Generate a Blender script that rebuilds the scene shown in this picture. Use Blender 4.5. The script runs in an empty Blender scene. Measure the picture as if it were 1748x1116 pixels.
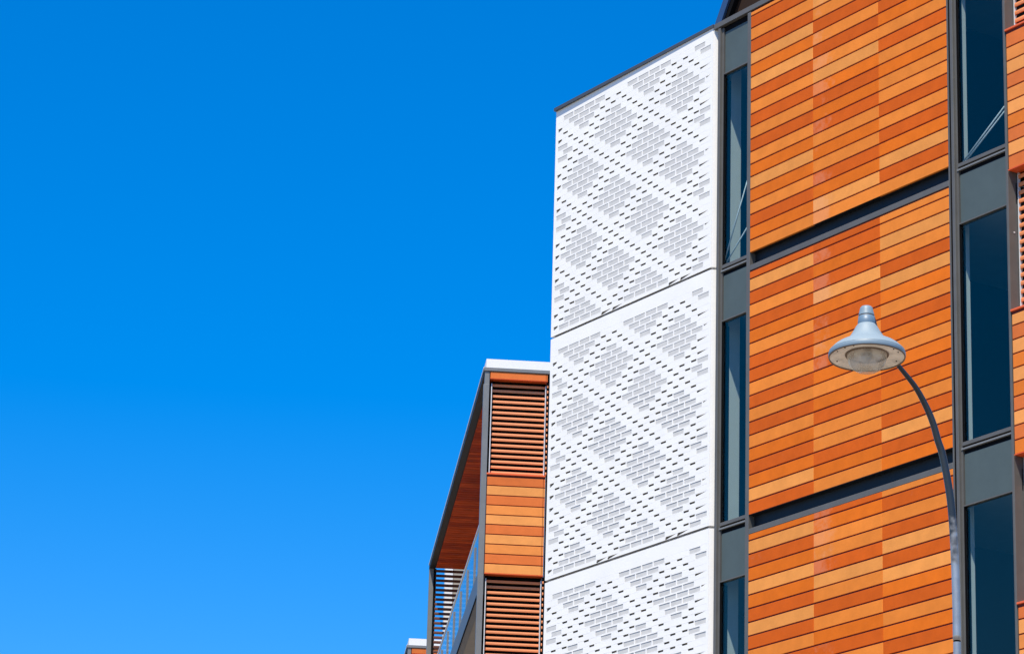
import bpy, math, random
from mathutils import Vector, Matrix
random.seed(7)
S = bpy.context.scene
R = math.radians

# ------------------------------------------------------------------ camera
cam = bpy.data.cameras.new('camera')
cam.sensor_width = 36.0
cam.lens = 5691.85 / 1748 * 36
cam.clip_start = 0.1
cam.clip_end = 6000
co = bpy.data.objects.new('camera', cam)
S.collection.objects.link(co)
P, RO = R(18.388), R(1.638)
F = Vector((0, math.cos(P), math.sin(P)))
U0 = Vector((0, -math.sin(P), math.cos(P)))
X0 = Vector((1, 0, 0))
rt = math.cos(RO) * X0 + math.sin(RO) * U0
up = -math.sin(RO) * X0 + math.cos(RO) * U0
m = Matrix.Identity(4)
for i in range(3):
    m[i][0], m[i][1], m[i][2] = rt[i], up[i], -F[i]
m[0][3], m[1][3], m[2][3] = 0, 0, 1.6
co.matrix_world = m
S.camera = co

# ------------------------------------------------------------------ sky, sun, exposure
SUN_AZ, SUN_EL = R(200), R(62)          # compass angle from +Y towards +X
w = bpy.data.worlds.new('World'); S.world = w; w.use_nodes = True
nt = w.node_tree; nt.nodes.clear()
sky = nt.nodes.new('ShaderNodeTexSky'); sky.sky_type = 'NISHITA'
sky.sun_disc = False
sky.sun_elevation = SUN_EL; sky.sun_rotation = SUN_AZ
sky.altitude = 0; sky.air_density = 1.0; sky.dust_density = 0.3; sky.ozone_density = 3.0
hs = nt.nodes.new('ShaderNodeHueSaturation'); hs.inputs['Saturation'].default_value = 1.55
bg = nt.nodes.new('ShaderNodeBackground'); bg.inputs['Strength'].default_value = 0.135
wo = nt.nodes.new('ShaderNodeOutputWorld')
nt.links.new(sky.outputs[0], hs.inputs['Color'])
tn = nt.nodes.new('ShaderNodeVectorMath'); tn.operation = 'MULTIPLY'; tn.inputs[1].default_value = (0.80, 0.865, 1.02)
nt.links.new(hs.outputs[0], tn.inputs[0]); nt.links.new(tn.outputs[0], bg.inputs['Color'])
nt.links.new(bg.outputs[0], wo.inputs['Surface'])
sl = bpy.data.lights.new('sun', 'SUN'); sl.energy = 4.7; sl.angle = R(0.53); sl.color = (1.0, 0.92, 0.77)
so = bpy.data.objects.new('sun', sl); S.collection.objects.link(so)
sd = Vector((math.sin(SUN_AZ) * math.cos(SUN_EL), math.cos(SUN_AZ) * math.cos(SUN_EL), math.sin(SUN_EL)))
so.rotation_euler = sd.to_track_quat('Z', 'Y').to_euler()
so.location = sd * 60
S.view_settings.view_transform = 'Standard'
S.view_settings.look = 'None'
S.view_settings.gamma = 1
S.view_settings.use_curve_mapping = False
S.view_settings.exposure = 0.50
S.render.engine = 'CYCLES'
S.cycles.max_bounces = 8
S.cycles.transparent_max_bounces = 12

# ------------------------------------------------------------------ materials
def mat(name, col, rough=0.6, metal=0.0, var=0.06, scale=6.0, bump=0.0, bscale=60.0, spec=0.5, fine=0.0):
    M = bpy.data.materials.new(name); M.use_nodes = True
    n = M.node_tree; b = n.nodes['Principled BSDF']
    b.inputs['Roughness'].default_value = rough
    b.inputs['Metallic'].default_value = metal
    b.inputs['Specular IOR Level'].default_value = spec
    tc = n.nodes.new('ShaderNodeTexCoord')
    nz = n.nodes.new('ShaderNodeTexNoise'); nz.inputs['Scale'].default_value = scale
    nz.inputs['Detail'].default_value = 5; nz.inputs['Roughness'].default_value = 0.65
    oi = n.nodes.new('ShaderNodeObjectInfo')
    ad = n.nodes.new('ShaderNodeVectorMath'); ad.operation = 'MULTIPLY_ADD'
    ad.inputs[1].default_value = (1, 1, 1)
    cx = n.nodes.new('ShaderNodeCombineXYZ')
    mr = n.nodes.new('ShaderNodeMath'); mr.operation = 'MULTIPLY'; mr.inputs[1].default_value = 37.0
    n.links.new(oi.outputs['Random'], mr.inputs[0])
    for k in range(3): n.links.new(mr.outputs[0], cx.inputs[k])
    n.links.new(tc.outputs['Object'], ad.inputs[0]); n.links.new(cx.outputs[0], ad.inputs[2])
    n.links.new(ad.outputs[0], nz.inputs['Vector'])
    rmp = n.nodes.new('ShaderNodeMapRange')
    rmp.inputs['From Min'].default_value = 0.3; rmp.inputs['From Max'].default_value = 0.7
    rmp.inputs['To Min'].default_value = 1 - var; rmp.inputs['To Max'].default_value = 1 + var
    n.links.new(nz.outputs['Fac'], rmp.inputs['Value'])
    mx = n.nodes.new('ShaderNodeVectorMath'); mx.operation = 'SCALE'
    mx.inputs[0].default_value = col[:3]
    n.links.new(rmp.outputs[0], mx.inputs['Scale'])
    n.links.new(mx.outputs[0], b.inputs['Base Color'])
    if bump:
        n2 = n.nodes.new('ShaderNodeTexNoise'); n2.inputs['Scale'].default_value = bscale
        n2.inputs['Detail'].default_value = 4
        n.links.new(ad.outputs[0], n2.inputs['Vector'])
        bp = n.nodes.new('ShaderNodeBump'); bp.inputs['Strength'].default_value = bump
        bp.inputs['Distance'].default_value = 0.004
        n.links.new(n2.outputs['Fac'], bp.inputs['Height'])
        n.links.new(bp.outputs[0], b.inputs['Normal'])
    return M

def tile_mat(name, col, patch=0.0):
    M = mat(name, col, rough=0.6, var=0.085, scale=4.5, bump=0.3, bscale=70, spec=0.10)
    n = M.node_tree; b = n.nodes['Principled BSDF']
    src = b.inputs['Base Color'].links[0].from_socket
    oi = n.nodes.new('ShaderNodeObjectInfo')
    mr = n.nodes.new('ShaderNodeMapRange'); mr.inputs['To Min'].default_value = 0.93; mr.inputs['To Max'].default_value = 1.07
    n.links.new(oi.outputs['Random'], mr.inputs['Value'])
    sc = n.nodes.new('ShaderNodeVectorMath'); sc.operation = 'SCALE'
    n.links.new(src, sc.inputs[0]); n.links.new(mr.outputs[0], sc.inputs['Scale'])
    last = sc.outputs[0]
    # pale mottling: faint random specks, stronger at the left end of patchy tiles
    tc = n.nodes.new('ShaderNodeTexCoord')
    sp = n.nodes.new('ShaderNodeSeparateXYZ'); n.links.new(tc.outputs['Object'], sp.inputs[0])
    cx = n.nodes.new('ShaderNodeCombineXYZ')
    rm = n.nodes.new('ShaderNodeMath'); rm.operation = 'MULTIPLY'; rm.inputs[1].default_value = 91.0
    n.links.new(oi.outputs['Random'], rm.inputs[0])
    for k in range(3): n.links.new(rm.outputs[0], cx.inputs[k])
    va = n.nodes.new('ShaderNodeVectorMath'); va.operation = 'ADD'
    n.links.new(tc.outputs['Object'], va.inputs[0]); n.links.new(cx.outputs[0], va.inputs[1])
    nz = n.nodes.new('ShaderNodeTexNoise'); nz.inputs['Scale'].default_value = 7; nz.inputs['Detail'].default_value = 8
    nz.inputs['Roughness'].default_value = 0.7
    n.links.new(va.outputs[0], nz.inputs['Vector'])
    fall = n.nodes.new('ShaderNodeMapRange'); fall.interpolation_type = 'SMOOTHSTEP'
    fall.inputs['From Min'].default_value = 0.12; fall.inputs['From Max'].default_value = 0.5
    fall.inputs['To Min'].default_value = patch; fall.inputs['To Max'].default_value = 0.0
    n.links.new(sp.outputs[0], fall.inputs['Value'])
    th = n.nodes.new('ShaderNodeMath'); th.operation = 'ADD'
    rs = n.nodes.new('ShaderNodeMath'); rs.operation = 'MULTIPLY'
    n.links.new(oi.outputs['Random'], rs.inputs[0]); n.links.new(fall.outputs[0], rs.inputs[1])
    n.links.new(nz.outputs['Fac'], th.inputs[0]); n.links.new(rs.outputs[0], th.inputs[1])
    ms = n.nodes.new('ShaderNodeMapRange'); ms.interpolation_type = 'SMOOTHSTEP'
    ms.inputs['From Min'].default_value = 0.62; ms.inputs['From Max'].default_value = 0.85
    ms.inputs['To Min'].default_value = 0.0; ms.inputs['To Max'].default_value = 0.17
    n.links.new(th.outputs[0], ms.inputs['Value'])
    mix = n.nodes.new('ShaderNodeMix'); mix.data_type = 'RGBA'
    n.links.new(ms.outputs[0], mix.inputs['Factor'])
    n.links.new(last, mix.inputs['A']); mix.inputs['B'].default_value = (0.72, 0.45, 0.32, 1)
    n.links.new(mix.outputs['Result'], b.inputs['Base Color'])
    return M

TC = {'L': (0.75, 0.280, 0.062), 'M': (0.735, 0.212, 0.030), 'O': (0.69, 0.148, 0.009), 'D': (0.590, 0.102, 0.007)}
TILE = {k: tile_mat('terracotta_' + n_, TC[k]) for k, n_ in (('L', 'light'), ('M', 'amber'), ('O', 'orange'), ('D', 'dark'))}
TILES = {k: tile_mat('terracotta_patchy_' + n_, TC[k], 0.42) for k, n_ in (('L', 'light'), ('M', 'amber'), ('O', 'orange'), ('D', 'dark'))}
PC = {'L': (0.78, 0.300, 0.080), 'M': (0.76, 0.250, 0.058), 'O': (0.71, 0.180, 0.024), 'D': (0.64, 0.155, 0.036)}
PALE = {k: tile_mat('pale_terracotta_' + n_, PC[k]) for k, n_ in (('L', 'light'), ('M', 'amber'), ('O', 'orange'), ('D', 'dark'))}
M_joint = mat('joint_terracotta', (0.12, 0.008, 0.005), 0.8)
M_slat = mat('slat_terracotta', (0.72, 0.24, 0.085), 0.5)
M_screen = mat('shaded_screen_slat', (0.10, 0.03, 0.015), 0.5)  # slat terracotta darkened, the unlit side put into the colour
M_trim = mat('red_orange_trim', (0.72, 0.115, 0.022), 0.45)
M_white = mat('white_precast', (0.83, 0.815, 0.785), 0.8, var=0.035, scale=2.2, bump=0.3, bscale=40, spec=0.2)
M_whitep = mat('white_paint', (0.76, 0.745, 0.72), 0.55, var=0.02)
M_grey = mat('grey_glazed_brick', (0.585, 0.570, 0.535), 0.5, var=0.07, scale=9, spec=0.2)
M_frame = mat('grey_aluminium', (0.108, 0.105, 0.098), 0.45, var=0.10, scale=4, spec=0.3)
M_framel = mat('light_grey_aluminium', (0.175, 0.18, 0.18), 0.45, var=0.08, scale=4, spec=0.3)
M_span = mat('slate_spandrel', (0.074, 0.098, 0.096), 0.5, var=0.08, scale=3, spec=0.3)
M_dark = mat('dark_metal', (0.012, 0.015, 0.020), 0.45, var=0.1, spec=0.2)
M_cop = mat('charcoal_coping', (0.055, 0.062, 0.072), 0.5)
M_black = mat('black_gasket_and_shade', (0.006, 0.006, 0.007), 0.8, spec=0.05)  # gaskets, and painted shade in gaps and under the ledges
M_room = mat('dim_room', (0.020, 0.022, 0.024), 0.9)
M_ceil = mat('room_ceiling', (0.5, 0.53, 0.52), 0.9)
M_alu = mat('mill_aluminium', (0.62, 0.63, 0.64), 0.35, var=0.06)
M_soffit = mat('timber_soffit', (0.36, 0.034, 0.004), 0.6, var=0.30, scale=3.0, spec=0.1)
M_blue = mat('sky_tinted_fascia', (0.035, 0.07, 0.15), 0.3)  # sky reflection put into the base colour
M_soffit2 = mat('bright_timber_soffit', (0.52, 0.060, 0.006), 0.6, var=0.30, scale=3.0, spec=0.1)
M_brown = mat('brown_soffit', (0.030, 0.017, 0.011), 0.8, spec=0.1)
M_eaves = mat('dark_eaves_metal', (0.020, 0.018, 0.017), 0.5, spec=0.2)
M_beige = mat('beige_render', (0.34, 0.29, 0.23), 0.8)
M_void = mat('grey_cavity_shade', (0.22, 0.218, 0.21), 0.9, spec=0.1)  # grey tone deepens the shade inside the panel slots
M_wall = mat('lower_wall', (0.62, 0.60, 0.57), 0.8)
M_galv = mat('galvanised_steel', (0.42, 0.40, 0.38), 0.34, metal=0.6, var=0.16, scale=9, bump=0.3, bscale=25)
M_arm = mat('arm_painted_reflection', (0.42, 0.40, 0.38), 0.34, metal=0.6, var=0.16, scale=9, bump=0.3, bscale=25)
_n = M_arm.node_tree; _b = _n.nodes['Principled BSDF']        # dark reflections painted into the upper arm by height, mottled fade to zinc below
_tc = _n.nodes.new('ShaderNodeTexCoord'); _sp = _n.nodes.new('ShaderNodeSeparateXYZ'); _n.links.new(_tc.outputs['Object'], _sp.inputs[0])
_nz = _n.nodes.new('ShaderNodeTexNoise'); _nz.inputs['Scale'].default_value = 12; _n.links.new(_tc.outputs['Object'], _nz.inputs['Vector'])
_a = _n.nodes.new('ShaderNodeMath'); _a.operation = 'MULTIPLY_ADD'; _a.inputs[1].default_value = 0.9
_n.links.new(_nz.outputs['Fac'], _a.inputs[0]); _n.links.new(_sp.outputs['Z'], _a.inputs[2])
_r = _n.nodes.new('ShaderNodeMapRange'); _r.interpolation_type = 'SMOOTHSTEP'
_r.inputs['From Min'].default_value = 8.32; _r.inputs['From Max'].default_value = 8.72
_n.links.new(_a.outputs[0], _r.inputs['Value'])
_m = _n.nodes.new('ShaderNodeMix'); _m.data_type = 'RGBA'; _m.inputs['B'].default_value = (0.020, 0.024, 0.030, 1)
_src = _b.inputs['Base Color'].links[0].from_socket
_n.links.new(_r.outputs[0], _m.inputs['Factor']); _n.links.new(_src, _m.inputs['A']); _n.links.new(_m.outputs['Result'], _b.inputs['Base Color'])
_r2 = _n.nodes.new('ShaderNodeMapRange'); _r2.inputs['To Min'].default_value = 0.6; _r2.inputs['To Max'].default_value = 0.0
_n.links.new(_r.outputs[0], _r2.inputs['Value']); _n.links.new(_r2.outputs[0], _b.inputs['Metallic'])
M_lamp = mat('pale_blue_enamel', (0.235, 0.300, 0.335), 0.55, var=0.03, scale=8)
M_brim = mat('grey_blue_enamel', (0.185, 0.25, 0.30), 0.45, var=0.05, scale=8)
M_lamp3 = mat('weathered_blue_enamel', (0.18, 0.25, 0.30), 0.5, var=0.08, scale=14)
M_bulb = mat('dull_bulb', (0.30, 0.27, 0.23), 0.3, var=0.25, scale=20)
M_lamp2 = mat('blue_grey_enamel', (0.12, 0.19, 0.26), 0.45, var=0.05, scale=8)
M_pan = mat('aged_white_pan', (0.92, 0.83, 0.72), 0.6, var=0.30, scale=9)
M_ring = mat('brown_ring', (0.16, 0.10, 0.06), 0.5)
M_ground = mat('concrete_ground', (0.21, 0.18, 0.14), 0.9, var=0.15, scale=0.4, bump=0.2, bscale=20)

def glassy(name, tint, ior=1.55, rough=0.0, refl=(1, 1, 1)):
    M = bpy.data.materials.new(name); M.use_nodes = True
    n = M.node_tree; n.nodes.clear()
    o = n.nodes.new('ShaderNodeOutputMaterial'); mi = n.nodes.new('ShaderNodeMixShader')
    fr = n.nodes.new('ShaderNodeFresnel')
    ge = n.nodes.new('ShaderNodeNewGeometry'); ir = n.nodes.new('ShaderNodeMapRange')   # same index on both faces of the thin pane
    ir.inputs['To Min'].default_value = ior; ir.inputs['To Max'].default_value = 1 / ior
    n.links.new(ge.outputs['Backfacing'], ir.inputs['Value']); n.links.new(ir.outputs[0], fr.inputs['IOR'])
    tr = n.nodes.new('ShaderNodeBsdfTransparent'); tr.inputs['Color'].default_value = (*tint, 1)
    gl = n.nodes.new('ShaderNodeBsdfGlossy'); gl.inputs['Roughness'].default_value = rough; gl.inputs['Color'].default_value = (*refl, 1)
    n.links.new(fr.outputs[0], mi.inputs[0]); n.links.new(tr.outputs[0], mi.inputs[1])
    n.links.new(gl.outputs[0], mi.inputs[2]); n.links.new(mi.outputs[0], o.inputs['Surface'])
    return M
M_glass = glassy('window_glass', (0.86, 0.93, 0.94), 1.42, refl=(0.95, 0.92, 0.72))
M_bal = glassy('balustrade_glass', (0.80, 0.90, 0.92), 2.0)

M_bowl = bpy.data.materials.new('cloudy_bowl_glass'); M_bowl.use_nodes = True
_n = M_bowl.node_tree; _b = _n.nodes['Principled BSDF']
_b.inputs['Base Color'].default_value = (0.66, 0.60, 0.52, 1); _b.inputs['Roughness'].default_value = 0.12
_nz = _n.nodes.new('ShaderNodeTexNoise'); _nz.inputs['Scale'].default_value = 11; _nz.inputs['Detail'].default_value = 4
_tc = _n.nodes.new('ShaderNodeTexCoord'); _n.links.new(_tc.outputs['Object'], _nz.inputs['Vector'])
_mr = _n.nodes.new('ShaderNodeMapRange'); _mr.inputs['From Min'].default_value = 0.4; _mr.inputs['From Max'].default_value = 0.6
_mr.inputs['To Min'].default_value = 0.25; _mr.inputs['To Max'].default_value = 0.72
_n.links.new(_nz.outputs['Fac'], _mr.inputs['Value']); _n.links.new(_mr.outputs[0], _b.inputs['Alpha'])

# ------------------------------------------------------------------ helpers
class MB:
    def __init__(self): self.v = []; self.f = []
    def box(self, x0, x1, y0, y1, z0, z1):
        i = len(self.v)
        self.v += [(x0, y0, z0), (x1, y0, z0), (x1, y1, z0), (x0, y1, z0), (x0, y0, z1), (x1, y0, z1), (x1, y1, z1), (x0, y1, z1)]
        self.f += [(i, i+3, i+2, i+1), (i+4, i+5, i+6, i+7), (i, i+1, i+5, i+4), (i+1, i+2, i+6, i+5), (i+2, i+3, i+7, i+6), (i+3, i, i+4, i+7)]
        return self
    def cbox(self, x0, x1, y0, y1, z0, z1, c=0.003):
        """box whose four front (-y) edges are chamfered"""
        i = len(self.v)
        self.v += [(x0+c, y0, z0+c), (x1-c, y0, z0+c), (x1-c, y0, z1-c), (x0+c, y0, z1-c),
                   (x0, y0+c, z0), (x1, y0+c, z0), (x1, y0+c, z1), (x0, y0+c, z1),
                   (x0, y1, z0), (x1, y1, z0), (x1, y1, z1), (x0, y1, z1)]
        q = [(0, 1, 2, 3), (4, 5, 1, 0), (5, 6, 2, 1), (6, 7, 3, 2), (7, 4, 0, 3),
             (8, 9, 5, 4), (9, 10, 6, 5), (10, 11, 7, 6), (11, 8, 4, 7), (9, 8, 11, 10)]
        self.f += [tuple(i + k for k in t) for t in q]
        return self
    def prism(self, pts, y0, y1):
        """polygon of (x,z), counter-clockwise seen from the front, pushed from y0 back to y1"""
        i = len(self.v); n = len(pts)
        self.v += [(x, y0, z) for x, z in pts] + [(x, y1, z) for x, z in pts]
        self.f.append(tuple(range(i, i+n))); self.f.append(tuple(range(i+2*n-1, i+n-1, -1)))
        for k in range(n):
            l = (k+1) % n
            self.f.append((i+k, i+n+k, i+n+l, i+l))
        return self
    def tube(self, pts, rad, n=16):
        i = len(self.v); L = len(pts); P_ = [Vector(p) for p in pts]
        if not hasattr(rad, '__len__'): rad = [rad] * L
        t0 = (P_[1] - P_[0]).normalized(); a = t0.orthogonal().normalized()
        for k in range(L):
            t = (P_[min(k+1, L-1)] - P_[max(k-1, 0)]).normalized()
            a = (a - t * a.dot(t)).normalized(); b = t.cross(a)
            for j in range(n):
                g = 2 * math.pi * j / n
                self.v.append(tuple(P_[k] + (a * math.cos(g) + b * math.sin(g)) * rad[k]))
        for k in range(L-1):
            for j in range(n):
                l = (j+1) % n
                self.f.append((i+k*n+j, i+k*n+l, i+(k+1)*n+l, i+(k+1)*n+j))
        self.f.append(tuple(i+j for j in range(n-1, -1, -1))); self.f.append(tuple(i+(L-1)*n+j for j in range(n)))
        return self
    def lathe(self, prof, n=48):
        i = len(self.v); L = len(prof)
        for r, z in prof:
            for j in range(n):
                g = 2 * math.pi * j / n
                self.v.append((r * math.cos(g), r * math.sin(g), z))
        for k in range(L-1):
            for j in range(n):
                l = (j+1) % n
                self.f.append((i+k*n+j, i+k*n+l, i+(k+1)*n+l, i+(k+1)*n+j))
        return self
    def mesh(self, name, M, smooth=False):
        me = bpy.data.meshes.new(name); me.from_pydata(self.v, [], self.f)
        me.materials.append(M)
        if smooth:
            for p in me.polygons: p.use_smooth = True
        me.update(); return me
    def obj(self, name, M, parent=None, loc=(0, 0, 0), smooth=False, stuff=False, label=None):
        return link(name, self.mesh(name, M, smooth), parent, loc, stuff, label)

def link(name, me, parent=None, loc=(0, 0, 0), stuff=False, label=None):
    o = bpy.data.objects.new(name, me); S.collection.objects.link(o)
    o.parent = parent; o.location = loc
    if stuff: o['kind'] = 'stuff'
    if label: o['label'] = label
    return o

def thing(name, label, cat, loc, rz=0, group=None):
    o = bpy.data.objects.new(name, None); S.collection.objects.link(o)
    o.location = loc; o.rotation_euler = (0, 0, rz); o['label'] = label; o['category'] = cat
    if group: o['group'] = group
    o.empty_display_size = 0.5
    return o

_cache = {}
def tile(name, w_, h_, M, parent, loc, depth=0.026):
    """one chamfered tile, origin at its lower left front corner; mesh shared per size and colour"""
    key = (round(w_, 4), round(h_, 4), M.name, depth)
    if key not in _cache:
        _cache[key] = MB().cbox(0, w_, 0, depth, 0, h_).mesh(name, M)
    return link(name, _cache[key], parent, loc)

K = 1.24   # how far sideways a point one metre behind the front appears from the street
def sh(x, d): return x - K * d

# ------------------------------------------------------------------ ground
g = MB().box(-1500, 1500, -1500, 1500, -0.5, 0).obj('ground', M_ground); g['kind'] = 'structure'

# ================================================================== RIGHT BUILDING
B = thing('apartment_building', 'tall orange tiled apartment block with white brick patterned end wall and grey framed windows', 'building',
          (2.7724, 36.9293, 0), R(-56.62), 'terracotta clad apartment buildings')

# masses behind the skin
body = MB()
body.box(-4.12, 9.0, 2.62, 9.5, 0, 17.9)
body.box(-4.10, -2.50, 0.20, 2.60, 0, 17.9)
body.box(0.02, 1.80, 0.105, 2.60, 0, 17.9)
body.box(5.6, 9.0, 0.55, 2.60, 0, 17.9)
body.obj('wall', M_wall, B)
MB().box(-0.80, 9.0, 0.16, 9.5, 17.905, 17.96).obj('roof', M_dark, B)

# ---- white precast panels with inlaid grey bricks -----------------
HB, CR = 0.119, 0.0797
XL = -3.364
def colx(c): return XL + (c + 4) * HB
PITCH = 3.19
def pattern():
    bricks, dashes, tris, sliv = [], set(), [], []
    for a in range(-3, 6):
        for b in range(-1, 8):
            if (a + b) % 2: continue
            c0, r0 = 6 * a, 6 * b
            for k in range(7):
                hw = k if k <= 3 else 6 - k
                r = r0 + k
                if not 3 <= r <= 39: continue
                for c in range(c0 - hw, c0 + hw + 2, 2):
                    if c >= -4 and c + 1 <= 23: bricks.append((c, r))
            for k in range(-1, 4): dashes.add((c0 - k - 1, r0 + k))
            for k in range(4, 9): dashes.add((c0 + 9 - k, r0 + k))
    for r in range(4, 40):
        for c in range(-4, 24):
            if (c - r) % 12 == 3: dashes.add((c, r))
    dashes = {(c, r) for c, r in dashes if 4 <= r <= 39 and -3 <= c <= 22}
    for r in range(5, 40):
        if r % 12 in (1, 3, 5, 7): tris.append((-4, r))
        if r % 12 in (7, 11, 1): sliv.append((22, r)); dashes.discard((22, r))
        if r % 12 == 9: sliv.append((23, r))
    occ = {(c + d, r) for c, r in bricks for d in (0, 1)}
    dashes = {d for d in dashes if d not in occ}
    return bricks, dashes, tris, sliv
BR, DA, TR, SV = pattern()

def panel_mesh(h, cut=0.0):
    """local frame: x 0 at the right end, z 0 at the top, front at y=0"""
    mb = MB(); D = 0.007; RM = 0.05
    def zt(r): return -0.212 + 0.04 - (r - 3) * CR
    holes = {}
    cells = {}
    for c, r in BR: cells[(c, r)] = ('b', 2)
    for c, r in DA: cells[(c, r)] = ('d', 1)
    for c, r in TR: cells[(c, r)] = ('t', 1)
    for c, r in SV: cells[(c, r)] = ('s', 24 - c)
    G = 0.0007
    xr, xl = colx(24), colx(-4)
    mb.box(-3.41, xl, 0, RM, -h, zt(3)); mb.box(xr, 0, 0, RM, -h, zt(3)); mb.box(-3.41, 0, 0, RM, zt(3), -cut); mb.box(-3.409, -0.001, RM, 0.16, -h + 0.001, -cut - 0.001)
    for r in range(3, 40):
        t, b = zt(r), zt(r + 1)
        tt, bb = t - G, b + G
        c = -4; start = None
        def flush(a_, b_):
            if a_ is not None and b_ > a_: mb.box(colx(a_), colx(b_), 0, D, bb, tt)
        while c < 24:
            k = cells.get((c, r))
            if not k:
                if start is None: start = c
                c += 1; continue
            flush(start, c); start = None
            ty, wd = k; x0, x1 = colx(c), colx(c + wd)
            if ty == 'b':
                hx0, hx1, hz0, hz1 = x0 + 0.010, x1 - 0.010, b + 0.009, t - 0.009
                mb.box(x0, x1, 0, D, b, hz0); mb.box(x0, x1, 0, D, hz1, t)
                mb.box(x0, hx0, 0, D, hz0, hz1); mb.box(hx1, x1, 0, D, hz0, hz1)
            elif ty == 'd':
                hx0, hx1, hz0 = x0 + 0.003, x0 + 0.111, t - 0.024
                mb.box(x0, x1, 0, D, bb, hz0); mb.box(x0, hx0, 0, D, hz0, tt); mb.box(hx1, x1, 0, D, hz0, tt)
            elif ty == 't':
                mb.box(x0, x0 + 0.010, 0, D, bb, tt); mb.box(x0 + 0.102, x1, 0, D, bb, tt)
                mb.prism([(x0 + 0.010, bb), (x0 + 0.102, bb), (x0 + 0.102, t - 0.018), (x0 + 0.010, t - 0.050)], 0, D)
            else:
                hx0 = x0 + (0.006 if wd == 2 else 0.012); hx1 = colx(24) - 0.022
                za, zb_, zc = t - 0.006, t - (0.034 if wd == 2 else 0.026), t - 0.008
                mb.box(x0, hx0, 0, D, bb, tt); mb.box(hx1, x1, 0, D, bb, tt)
                mb.prism([(hx0, bb), (hx1, bb), (hx1, zc), (hx0, zb_)], 0, D)
                mb.prism([(hx0, za), (hx1, zc), (hx1, tt), (hx0, tt)], 0, D)
            c += wd
        flush(start, 24)
    # last course: four wedge notches open to the joint
    t = zt(40) - G
    c = -4
    for wc in (5, 7, 17, 19, 24):
        if colx(wc) > colx(c): mb.box(colx(c), colx(wc), 0, D, -h, t)
        if wc == 24: break
        mb.box(colx(wc), colx(wc) + 0.012, 0, D, t - 0.012, t)
        mb.prism([(colx(wc) + 0.012, -h), (colx(wc + 2) - 0.02, -h), (colx(wc + 2) - 0.02, t - 0.001)], 0, D)
        mb.box(colx(wc + 2) - 0.02, colx(wc + 2), 0, D, -h, t)
        c = wc + 2
    return mb
PH = PITCH - 0.032
backing_me = MB().box(-3.363, -0.033, 0.030, 0.049, -PH + 0.002, -0.18).mesh('panel_backing', M_void)
panel_me = panel_mesh(PH).mesh('concrete_panel', M_white)
top_me = panel_mesh(PH, 0.050).mesh('concrete_panel', M_white)
brick_me = MB().cbox(0, 0.216, 0, 0.024, 0, 0.0600, 0.002).mesh('brick', M_grey)
nb = 0
rest = MB()
rowz = lambda r: -0.212 + 0.04 - (r - 3) * CR
for i in range(5):
    top = 18.07 - PITCH * i
    p = link('concrete_panel', top_me if i == 0 else panel_me, B, (-0.755, 0, top)); p.rotation_euler = (0, 0, R(-0.38))
    link('panel_backing', backing_me, p)
    lst = sorted(BR, key=lambda q: (q[1], -q[0]))
    if i < 2 or i == 2:
        for c, r in lst:
            x, z = colx(c) + 0.011, rowz(r + 1) + 0.0098
            if nb < 300:
                link('brick', brick_me, p, (x, 0.003, z)); nb += 1
            else:
                rest.cbox(-0.755 + x, -0.755 + x + 0.216, 0.0045 - x * 0.0066, 0.024, top + z, top + z + 0.060, 0.002)
    else:
        for c, r in lst:
            x, z = colx(c) + 0.011, rowz(r + 1) + 0.0098
            rest.cbox(-0.755 + x, -0.755 + x + 0.216, 0.0045 - x * 0.0066, 0.024, top + z, top + z + 0.060, 0.002)
    # chamfered white return at the right end of each panel
    ch = MB()
    a = R(61.4)
    x1, y1 = -0.755 + 0.066 * math.cos(a), 0.066 * math.sin(a)
    i0 = len(ch.v)
    pl = [(-0.752, 0.001), (x1, y1), (x1, 0.15), (-0.752, 0.15)]
    zc_ = 18.02 if i == 0 else top
    ch.v += [(x, y, top - PH) for x, y in pl] + [(x, y, zc_) for x, y in pl]
    ch.f += [(3, 2, 1, 0), (4, 5, 6, 7)] + [(k, (k+1) % 4, 4 + (k+1) % 4, 4 + k) for k in range(4)]
    ch.obj('panel_return', M_white, B)
rest.obj('brick', M_grey, B, stuff=True, label='remaining grey inlaid bricks of the lower white panels')
MB().box(-4.16, -0.70, 0.075, 0.16, 0, 18.0).obj('joint_backing', M_wall, B)
MB().box(-4.172, -0.737, -0.014, 0.30, 18.008, 18.050).obj('coping', M_cop, B)

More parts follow.
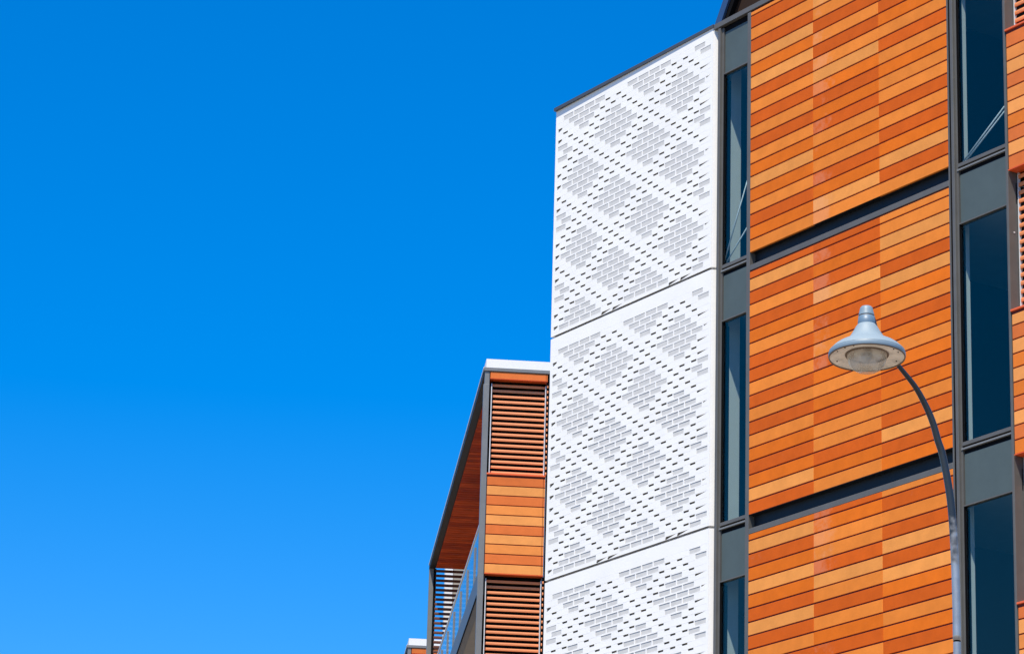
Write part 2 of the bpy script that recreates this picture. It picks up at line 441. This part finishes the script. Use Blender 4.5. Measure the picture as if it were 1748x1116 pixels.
# ---- terracotta cladding ------------------------------------------
X1, X2, X3 = 1.182, 2.364, 3.530
TP = 0.1592
seq = [
 (17.966, 17.908, ['MDMDLOLDMDMDMOLOMDOM', 'MOLMDMDMLODODMOMDOLM', 'MOMOLDOMDMOMMDMDOLDM']),
 (14.652, 14.557, ['DLDMDOMDDMDMDMODOLD', 'DDODLODOMDOMODMMDOM', 'MMLMDLOMDOMODOMDLDO']),
 (11.474, 11.391, ['OLDOLODLDMDMLDOMDLM', 'DOMMDLMDMODMLMDOMDL', 'MDMDLDLODMODMLDMOLD']),
]
joints = MB(); lowt = {k: MB() for k in 'LMOD'}
cols = [(0.0, X1), (X1, X2), (X2, X3)]
for fi in range(5):
    if fi < 3: ztop, z1, sq = seq[fi]
    else:
        ztop, z1, sq = 11.474 - 3.19 * (fi - 2), 11.391 - 3.19 * (fi - 2), seq[1 + fi % 2][2]
    n = len(sq[0])
    bot = z1 - (n - 1) * TP
    joints.box(0.002, X3 - 0.002, 0.010, 0.045, bot + 0.004, ztop - 0.002)
    for ci, (xa, xb) in enumerate(cols):
        for k, ch_ in enumerate(sq[ci]):
            zt_ = ztop if k == 0 else z1 - (k - 1) * TP
            zb_ = z1 if k == 0 else z1 - k * TP
            dz = random.uniform(-0.0006, 0.0006); dy = random.uniform(-0.0008, 0.0008)
            if fi < 3:
                Mx = TILES[ch_] if (ci == 1 and random.random() < 0.8) or (fi == 2 and ci == 0 and k in (0, 1, 2)) else TILE[ch_]
                tile('cladding_tile', xb - xa - 0.003, zt_ - zb_ - 0.0175, Mx, B, (xa + 0.0015, dy, zb_ + 0.0005 + dz))
            else:
                lowt[ch_].cbox(xa + 0.0015, xb - 0.0015, 0, 0.026, zb_, zt_ - 0.0085)
joints.obj('joint_backing', M_joint, B)
for k in 'LMOD':
    lowt[k].obj('cladding_tile', TILE[k], B, stuff=True, label='lower courses of terracotta tiles')

# floor line bands: soffit, deep dark recess, grey flashing
for fi in range(5):
    t = 14.884 - 3.197 * fi
    b = t - 0.232
    MB().box(0.0, X3, 0.003, 0.09, t, t + 0.006).box(0.0, X3, 0.085, 0.10, b, t).box(0.0, X3, 0.03, 0.084, b + 0.076, b + 0.084).obj('recess_channel', M_dark, B)
    MB().cbox(0.0, X3, 0.0, 0.04, b + 0.004, b + 0.072, 0.004).obj('flashing', M_frame, B)
# roof edge band
MB().cbox(-0.735, 8.6, -0.004, 0.14, 17.978, 18.045, 0.003).obj('roof_ledge', M_frame, B)
MB().box(-0.60, -0.07, 0.048, 0.10, 17.90, 17.9775).obj('roof_ledge_channel', M_black, B)

# right edge channel of the tiled wall
MB().box(X3, X3 + 0.022, 0.004, 0.10, 0, 17.97).obj('edge_channel', M_frame, B)
MB().box(X3 + 0.0225, X3 + 0.0545, 0.012, 0.10, 0, 17.97).obj('edge_shadow_gap', M_black, B)  # black filler stands in for shade in the open gap

# ---- window bays ---------------------------------------------------
def rod(p0, p1, r=0.006): return MB().tube([p0, p1], r, 8)
def bay(xa, xb, xl0, xr1, heads, jx, jd0, jd1, rods):
    """xl0..xa left mullion, xa..xb glass, xb..xr1 right mullion"""
    MB().cbox(xl0, xl0 + 0.044, 0, 0.10, 0, 17.96, 0.003).box(xl0 + 0.001, xa, 0.03, 0.065, 0, 17.955).obj('mullion', M_frame, B)
    MB().cbox(xb, xr1, 0, 0.16, 0, 17.965, 0.003).obj('mullion', M_frame, B)
    for i, (zh, zb) in enumerate(heads):
        # zh top of glass, zb bottom of glass
        W = MB().cbox(xa, xb, 0.022, 0.09, zb - 0.042, zb, 0.003).obj('window', M_frame, B)
        MB().box(xa, xb, 0.030, 0.09, zh, zh + 0.014).obj('head_trim', M_frame, W)
        MB().cbox(xa - 0.02, xb + 0.004, 0.022, 0.06, zb - 0.083, zb - 0.062, 0.002).obj('ledge', M_framel, W)
        MB().box(xa, xb, 0.066, 0.09, zb - 0.62, zb - 0.042).obj('gasket_and_shade', M_black, W)
        MB().box(xa, xb, 0.055, 0.063, zb, zh).obj('pane', M_glass, W)
        # grey infill panel below the sill
        MB().box(xa + 0.0005, xa + 0.009, 0.031, 0.054, zb, zh).obj('gasket_and_shade', M_black, W)
        MB().box(xa + 0.010, xb - 0.002, 0.050, 0.060, zb - 0.128, zb - 0.0425).obj('gasket_and_shade', M_black, W)  # black strip painted in place of the ledge's shadow
        sp_top, sp_bot = zb - 0.129, (heads[i+1][0] + 0.014 if i + 1 < len(heads) else zb - 0.68)
        MB().cbox(xa + 0.010, xb - 0.002, 0.045, 0.062, sp_bot, sp_top, 0.002).obj('infill_panel', M_span, W)
        if i == 0:
            MB().cbox(xa + 0.010, xb - 0.002, 0.045, 0.062, zh + 0.014, 17.90, 0.002).obj('infill_panel', M_span, W)
            MB().box(xa, xb, 0.066, 0.09, zh + 0.014, 17.95).obj('gasket_and_shade', M_black, W)
        # room behind
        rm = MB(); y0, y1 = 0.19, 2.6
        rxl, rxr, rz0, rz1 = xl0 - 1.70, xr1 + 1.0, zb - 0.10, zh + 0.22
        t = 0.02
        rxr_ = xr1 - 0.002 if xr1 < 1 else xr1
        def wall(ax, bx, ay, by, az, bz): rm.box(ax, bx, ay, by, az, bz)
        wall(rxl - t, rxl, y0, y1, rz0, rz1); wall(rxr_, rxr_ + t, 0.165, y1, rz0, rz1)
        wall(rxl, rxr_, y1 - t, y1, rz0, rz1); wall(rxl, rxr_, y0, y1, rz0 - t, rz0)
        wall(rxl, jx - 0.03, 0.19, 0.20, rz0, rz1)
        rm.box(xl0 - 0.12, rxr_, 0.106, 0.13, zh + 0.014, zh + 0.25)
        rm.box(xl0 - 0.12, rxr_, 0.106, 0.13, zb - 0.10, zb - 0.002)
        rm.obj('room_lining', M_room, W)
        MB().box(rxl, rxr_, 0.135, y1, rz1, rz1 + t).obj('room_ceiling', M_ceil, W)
        # plastered reveal standing behind the left side of the glass
        MB().box(jx - 0.03, jx, jd0, jd1, zb - 0.05, zh + 0.2).obj('inner_reveal', M_whitep, W)
        MB().box(jx - 0.03, jx, 0.075, jd0 - 0.001, zb - 0.05, zh + 0.013).obj('inner_frame', M_dark, W)
        if i == 0:
            for a_, b_ in rods: rod(a_, b_, 0.0085).obj('diagonal_rod', M_alu, W, smooth=True)  # thin pale diagonal rods behind the glass
headsL = [(17.342, 14.885), (14.180, 11.718), (11.010, 8.548), (7.84, 5.38)]
headsR = [(17.342, 14.880), (14.178, 11.720), (11.018, 8.548), (7.84, 5.38)]
d = 0.11
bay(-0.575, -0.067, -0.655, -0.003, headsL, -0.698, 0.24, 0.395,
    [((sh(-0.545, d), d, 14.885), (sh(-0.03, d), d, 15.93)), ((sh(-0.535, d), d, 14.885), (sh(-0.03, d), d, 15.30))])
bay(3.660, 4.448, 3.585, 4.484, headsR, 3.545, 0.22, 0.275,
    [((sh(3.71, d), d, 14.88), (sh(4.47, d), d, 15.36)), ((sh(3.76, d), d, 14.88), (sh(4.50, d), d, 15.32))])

# ---- right bay: tiled balcony boxes and louvres --------------------
XB0, XB1 = 4.492, 6.6
boxes = [(16.150, 14.549, 'DMLDMLODLD'), (12.955, 11.392, 'LDLOLODLDO'), (9.800, 8.235, 'DLMLDOLMDL'), (6.61, 5.05, 'LMDLOLDMDL')]
for zt_, zb_, sq in boxes:
    MB().box(XB0 + 0.001, XB1, 0.010, 0.15, zb_ + 0.003, zt_).obj('balcony_box', M_joint, B)
    MB().cbox(XB0 - 0.004, XB1, -0.012, 0.15, zt_, zt_ + 0.022, 0.003).obj('sill_flashing', M_trim, B)
    MB().box(XB0, XB1, -0.004, 0.152, zb_ - 0.006, zb_ + 0.002).obj('drip_flashing', M_trim, B)
    n = len(sq); z = zt_ - 0.022
    hs_ = [z - (zb_ + 0.004 + (n - 1) * 0.1565)] + [0.1565] * (n - 1)
    for k, ch_ in enumerate(sq):
        tile('cladding_tile', XB1 - XB0 - 0.012, hs_[k] - 0.0155, PALE[ch_], B, (XB0 + 0.010, 0.0, z - hs_[k] + 0.001))
        z -= hs_[k]
def slat_mesh(L):
    """louvre blade: lens-shaped section standing 46 mm tall"""
    sec = [(0.0, 0.004), (0.006, 0.0), (0.026, 0.008), (0.030, 0.020), (0.026, 0.040), (0.012, 0.046), (0.002, 0.044), (-0.002, 0.024)]
    mb = MB(); n = len(sec)
    mb.v += [(0, y, z) for y, z in sec] + [(L, y, z) for y, z in sec]
    for k in range(n):
        l = (k + 1) % n
        mb.f.append((k, l, n + l, n + k))
    mb.f.append(tuple(range(n))); mb.f.append(tuple(range(2*n-1, n-1, -1)))
    return mb
slatR = slat_mesh(XB1 - XB0 - 0.03).mesh('louvre_slat', M_slat)
zones = [(14.543, 12.98), (11.386, 9.83), (17.76, 16.175), (8.23, 6.64)]
for zt_, zb_ in zones:
    z = zb_ + 0.012
    while z < zt_ - 0.05:
        link('louvre_slat', slatR, B, (XB0 + 0.024, 0.120, z)); z += 0.0925
    MB().box(XB0 + 0.002, XB0 + 0.018, 0.125, 0.150, zb_, zt_).box(XB0 + 0.019, XB0 + 0.0235, 0.118, 0.150, zb_, zt_).obj('louvre_rail', M_alu, B)
    MB().box(XB0, XB1, 0.30, 0.31, zb_, zt_).obj('louvre_backing', M_black, B)
for zc in (17.0, 16.21, 13.86, 13.0):
    MB().tube([(4.484, 0.072, zc), (4.491, 0.072, zc)], 0.009, 10).obj('bolt', M_alu, B)

# ---- raked rooftop screen behind the ledge ------------------------
def ap(x, d): return x - K * d
dd = 0.10
def lean(x0, x1, x0t, x1t, y0, y1, M, name):
    z0, z1 = 18.046, 18.9
    k = (z1 - 18.046) / 0.27
    MB().prism([(ap(x0, dd), z0), (ap(x1, dd), z0), (ap(x1 + (x1t - x1) * k, dd), z1), (ap(x0 + (x0t - x0) * k, dd), z1)], y0, y1).obj(name, M, B)
lean(-0.777, -0.640, -0.610, -0.480, dd, dd + 0.06, M_blue, 'raked_fascia')
lean(-0.638, -0.560, -0.478, -0.385, dd + 0.03, dd + 0.09, M_black, 'raked_frame')
MB().prism([(ap(-0.560, 0.16), 18.046), (3.9, 18.046), (3.9, 18.9), (ap(0.02, 0.16), 18.9)], 0.20, 0.28).obj('roof_screen', M_brown, B)

# ================================================================== LEFT BUILDINGS
def left_block(name, label, loc, rz, detail=True):
    Q = thing(name, label, 'building', loc, rz, 'terracotta clad apartment buildings')
    W_ = 3.0; LEN = 12.6
    # mass
    MB().box(1.30, 9.0, 0.40, LEN, 0, 17.45).box(1.06, 9.0, 0.10, 0.40, 0, 17.62).obj('wall', M_wall, Q)
    MB().box(-0.05, W_ + 6, 0.06, LEN - 0.1, 17.664, 17.826).obj('parapet', M_whitep, Q)
    MB().cbox(-0.09, W_ + 6, -0.015, 0.12, 17.606, 17.663, 0.004).obj('roof_edge', M_framel, Q)
    MB().box(-0.09, 0.024, 0.12, LEN + 0.12, 17.545, 17.660).obj('eaves_beam', M_eaves, Q)
    MB().box(-0.098, -0.0905, -0.02, LEN + 0.13, 17.640, 17.668).obj('roof_drip', M_alu, Q)
    # soffit boards
    y = 0.16; k = 0
    sb = [MB().box(0, 1.28, 0, 0.132, 0, 0.02).mesh('soffit_board', q_) for q_ in (M_soffit, M_soffit2)]
    while y < LEN - 0.2:
        link('soffit_board', random.choice(sb), Q, (0.03, y, 17.520 + random.uniform(-0.001, 0.001))); y += 0.15
    MB().box(0.025, 1.30, 0.13, LEN - 0.05, 17.5415, 17.606).obj('roof', M_dark, Q)
    # posts
    MB().cbox(-0.088, 0.003, 0.0, 0.10, 0, 17.39, 0.004).box(-0.072, 0.001, 0.004, 0.10, 17.39, 17.606).obj('post', M_framel, Q)
    MB().box(-0.088, -0.005, LEN, LEN + 0.12, 0, 17.545).obj('post', M_framel, Q)
    MB().box(-0.004, 0.045, LEN - 0.06, LEN + 0.05, 14.34, 17.53).obj('screen_frame', M_black, Q)
    MB().box(0.29, 0.44, LEN + 1.0, LEN + 1.3, 13.5, 17.9).obj('white_column', M_whitep, Q)
    MB().box(0.445, 1.9, LEN + 1.02, LEN + 1.3, 13.5, 17.9).obj('stair_wall', M_beige, Q)
    # header board
    MB().box(0.012, 0.93, 0.03, 0.145, 17.486, 17.603).obj('header_box', M_joint, Q)
    tile('cladding_tile', 0.885, 0.113, PALE['D'], Q, (0.016, 0.0, 17.488))
    tile('cladding_tile', 0.022, 0.113, PALE['D'], Q, (0.905, 0.0, 17.488))
    MB().box(0.012, 0.93, -0.003, 0.146, 17.480, 17.486).obj('drip_flashing', M_trim, Q)
    MB().box(0.95, 1.02, 0.02, 0.12, 0, 17.606).obj('post', M_black, Q)
    bx = [(15.905, 14.317, 'DLDMLDLMDL'), (12.72, 11.14, 'MLDLMDLDML')]
    for zt_, zb_, sq in bx:
        MB().box(0.012, 0.928, 0.010, 0.15, zb_ + 0.003, zt_).obj('balcony_box', M_joint, Q)
        MB().cbox(0.002, 0.93, -0.018, 0.15, zt_, zt_ + 0.028, 0.004).obj('sill_flashing', M_trim, Q)
        MB().box(0.010, 0.93, -0.003, 0.152, zb_ - 0.008, zb_ + 0.002).obj('drip_flashing', M_trim, Q)
        z = zt_ - 0.014; h0 = z - (zb_ + 0.004 + 9 * 0.1575)
        for k, ch_ in enumerate(sq):
            h_ = h0 if k == 0 else 0.1575
            tile('cladding_tile', 0.885, h_ - 0.0155, PALE[ch_], Q, (0.014, 0.0, z - h_ + 0.001))
            tile('cladding_tile', 0.022, h_ - 0.0155, PALE[ch_], Q, (0.905, 0.0, z - h_ + 0.001))
            z -= h_
    me_r = slat_mesh(0.020).mesh('return_slat', M_slat)
    me = slat_mesh(0.845).mesh('louvre_slat', M_slat)
    for zt_, zb_ in ((17.478, 15.94), (14.308, 12.75)):
        z = zb_ + 0.012
        while z < zt_ - 0.05:
            link('louvre_slat', me, Q, (0.052, 0.110, z)); link('return_slat', me_r, Q, (0.924, 0.030, z)); z += 0.0895
        MB().box(0.036, 0.050, 0.050, 0.15, zb_ + 0.005, zt_ - 0.06).obj('louvre_rail', M_alu, Q)
        MB().box(0.899, 0.912, 0.050, 0.15, zb_ + 0.005, zt_ - 0.06).obj('louvre_rail', M_alu, Q)
        MB().box(0.921, 0.949, 0.06, 0.10, zb_, zt_).obj('louvre_frame', M_black, Q)
        MB().box(0.004, 0.928, 0.20, 0.21, zb_ - 0.04, zt_ + 0.05).obj('louvre_backing', M_black, Q)
        MB().box(0.002, 0.012, 0.101, 0.20, zb_, zt_).obj('louvre_frame', M_black, Q)
    # balcony floor and balustrade along the left side
    MB().box(-0.085, 0.03, 0.101, LEN, 14.00, 14.340).obj('balcony_edge', M_frame, Q)
    MB().box(-0.087, -0.070, 0.101, LEN, 13.975, 13.999).obj('drip_strip', M_black, Q)
    MB().box(0.032, 1.30, 0.22, LEN, 14.005, 14.20).obj('balcony_floor', M_beige, Q)
    MB().box(-0.062, -0.050, 0.15, 10.9, 14.341, 15.135).obj('balustrade_glass', M_bal, Q)
    MB().box(-0.075, -0.037, 0.105, 11.0, 15.136, 15.162).obj('balustrade_rail', M_alu, Q)
    y = 1.0
    while y < 10.8:
        MB().box(-0.080, -0.0635, y, y + 0.09, 14.345, 14.98).obj('baluster', M_framel, Q); y += 1.47
    # louvre screen closing the far end of the balcony
    _m = slat_mesh(1.25); _m.v = [(x, y, z * 1.25) for x, y, z in _m.v]; m2 = _m.mesh('screen_slat', M_screen)
    z = 14.25
    while z < 17.45:
        link('screen_slat', m2, Q, (0.03, LEN - 0.10, z)); z += 0.094
    return Q

left_block('apartment_building', 'lower apartment block left of the white wall with louvred corner loggia and glass balustrade', (-0.33354, 50.3918, 0), R(4.76))
left_block('apartment_building', 'farthest apartment block, only its white parapet corner showing at the bottom edge', (-1.9680, 70.145, 0), R(4.76))

# ================================================================== STREET LAMP
L = thing('street_lamp', 'swan neck street lamp with pale blue bell shade in front of the orange tiles', 'street lamp', (3.395, 24.386, 0))
base = Vector((3.395, 24.386, 0))
def rel(p): return tuple(Vector(p) - base)
MB().lathe([(0.0, 0.0), (0.16, 0.0), (0.16, 0.02), (0.06, 0.035), (0.055, 1.1), (0.032, 1.16), (0.029, 1.2), (0.0285, 7.325), (0.0, 7.325)], 24).obj('pole', M_galv, L, smooth=False)
MB().lathe([(0.0, 7.326), (0.0265, 7.326), (0.0265, 7.338), (0.0, 7.338)], 24).obj('pole_joint', M_black, L)
pts = [(3.395, 24.386, 7.338), (3.395, 24.386, 7.647), (3.386, 24.382, 8.036), (3.361, 24.369, 8.421), (3.307, 24.352, 8.747), (3.266, 24.337, 8.881),
       (3.228, 24.316, 9.010), (3.172, 24.290, 9.136), (3.085, 24.235, 9.270), (2.962, 24.159, 9.395), (2.838, 24.084, 9.522), (2.767, 24.005, 9.635), (2.735, 23.945, 9.710), (2.700, 23.885, 9.745)]
rads = [0.0305, 0.0305, 0.030, 0.0295, 0.028, 0.0272, 0.026, 0.0245, 0.021, 0.0175, 0.017, 0.017, 0.017, 0.017]
def cr(p, k, t):
    a, b, c, d_ = (Vector(p[max(k-1, 0)]), Vector(p[k]), Vector(p[k+1]), Vector(p[min(k+2, len(p)-1)]))
    return 0.5 * ((2*b) + (c-a)*t + (2*a-5*b+4*c-d_)*t*t + (3*b-a-3*c+d_)*t**3)
P2, R2 = [], []
for k in range(len(pts) - 1):
    for j in range(5):
        t = j / 5; P2.append(rel(cr(pts, k, t))); R2.append(rads[k] * (1-t) + rads[k+1] * t)
P2.append(rel(pts[-1])); R2.append(rads[-1])
MB().tube(P2, R2, 20).obj('arm', M_arm, L, smooth=True)

k = 24 / 22
head = Matrix.Translation(Vector((2.676, 23.850, 9.367)) - base) @ Matrix.Rotation(R(-3.2), 4, 'X') @ Matrix.Scale(k, 4)
def lamp_part(prof, M, name, smooth=True, n=64, extra=None):
    mb = MB().lathe(prof, n)
    mb.v = [tuple(head @ Vector(v)) for v in mb.v]
    o = mb.obj(name, M, L, smooth=smooth)
    return o
lamp_part([(0.258, 0.0), (0.2625, -0.002), (0.2665, 0.004), (0.2662, 0.026), (0.2630, 0.036)], M_brim, 'brim')
lamp_part([(0.2640, 0.0355), (0.2615, 0.0415), (0.256, 0.046), (0.247, 0.056), (0.230, 0.074), (0.206, 0.092), (0.180, 0.106), (0.158, 0.115), (0.142, 0.125), (0.126, 0.139), (0.110, 0.162), (0.096, 0.186), (0.084, 0.208), (0.074, 0.226), (0.0625, 0.241), (0.058, 0.242)], M_lamp, 'shade')
lamp_part([(0.0600, 0.240), (0.0610, 0.244), (0.0600, 0.262), (0.0560, 0.300), (0.0500, 0.303)], M_lamp2, 'neck')
lamp_part([(0.0535, 0.3005), (0.0535, 0.3065), (0.050, 0.3065)], M_ring, 'neck_groove')
lamp_part([(0.050, 0.3055), (0.0550, 0.306), (0.0552, 0.312), (0.0535, 0.318), (0.0475, 0.348), (0.0430, 0.366), (0.036, 0.375), (0.018, 0.379), (0.001, 0.380)], M_lamp3, 'cap')
lamp_part([(0.256, 0.002), (0.2570, -0.004), (0.2635, -0.0055), (0.2655, 0.001)], M_ring, 'rim_gasket')
# underside pan, rising towards a round well
lamp_part([(0.2578, 0.001), (0.25, 0.006), (0.20, 0.016), (0.152, 0.022), (0.146, 0.020)], M_pan, 'reflector_pan')
lamp_part([(0.146, 0.020), (0.143, 0.040), (0.120, 0.085), (0.070, 0.110), (0.001, 0.114)], M_pan, 'reflector_well')
lamp_part([(0.140, 0.020), (0.142, 0.013), (0.148, 0.012), (0.152, 0.018)], M_ring, 'bowl_ring')
lamp_part([(0.138, 0.017), (0.138, 0.002), (0.133, -0.024), (0.120, -0.055), (0.100, -0.080), (0.072, -0.098), (0.038, -0.107), (0.001, -0.110)], M_bowl, 'glass_bowl')
lamp_part([(0.001, 0.10), (0.022, 0.095), (0.028, 0.060), (0.038, 0.040), (0.040, 0.010), (0.026, -0.018), (0.001, -0.026)], M_bulb, 'bulb')
for a_ in (200, 222, 240, 318, 335, 20, 150):
    r_ = 0.225
    mb = MB().lathe([(0.0045, -0.002), (0.0045, 0.004), (0.001, 0.004)], 8)
    mb.v = [tuple(head @ (Vector(v) + Vector((r_ * math.cos(R(a_)), r_ * math.sin(R(a_)), 0.008)))) for v in mb.v]
    mb.obj('screw', M_black, L)
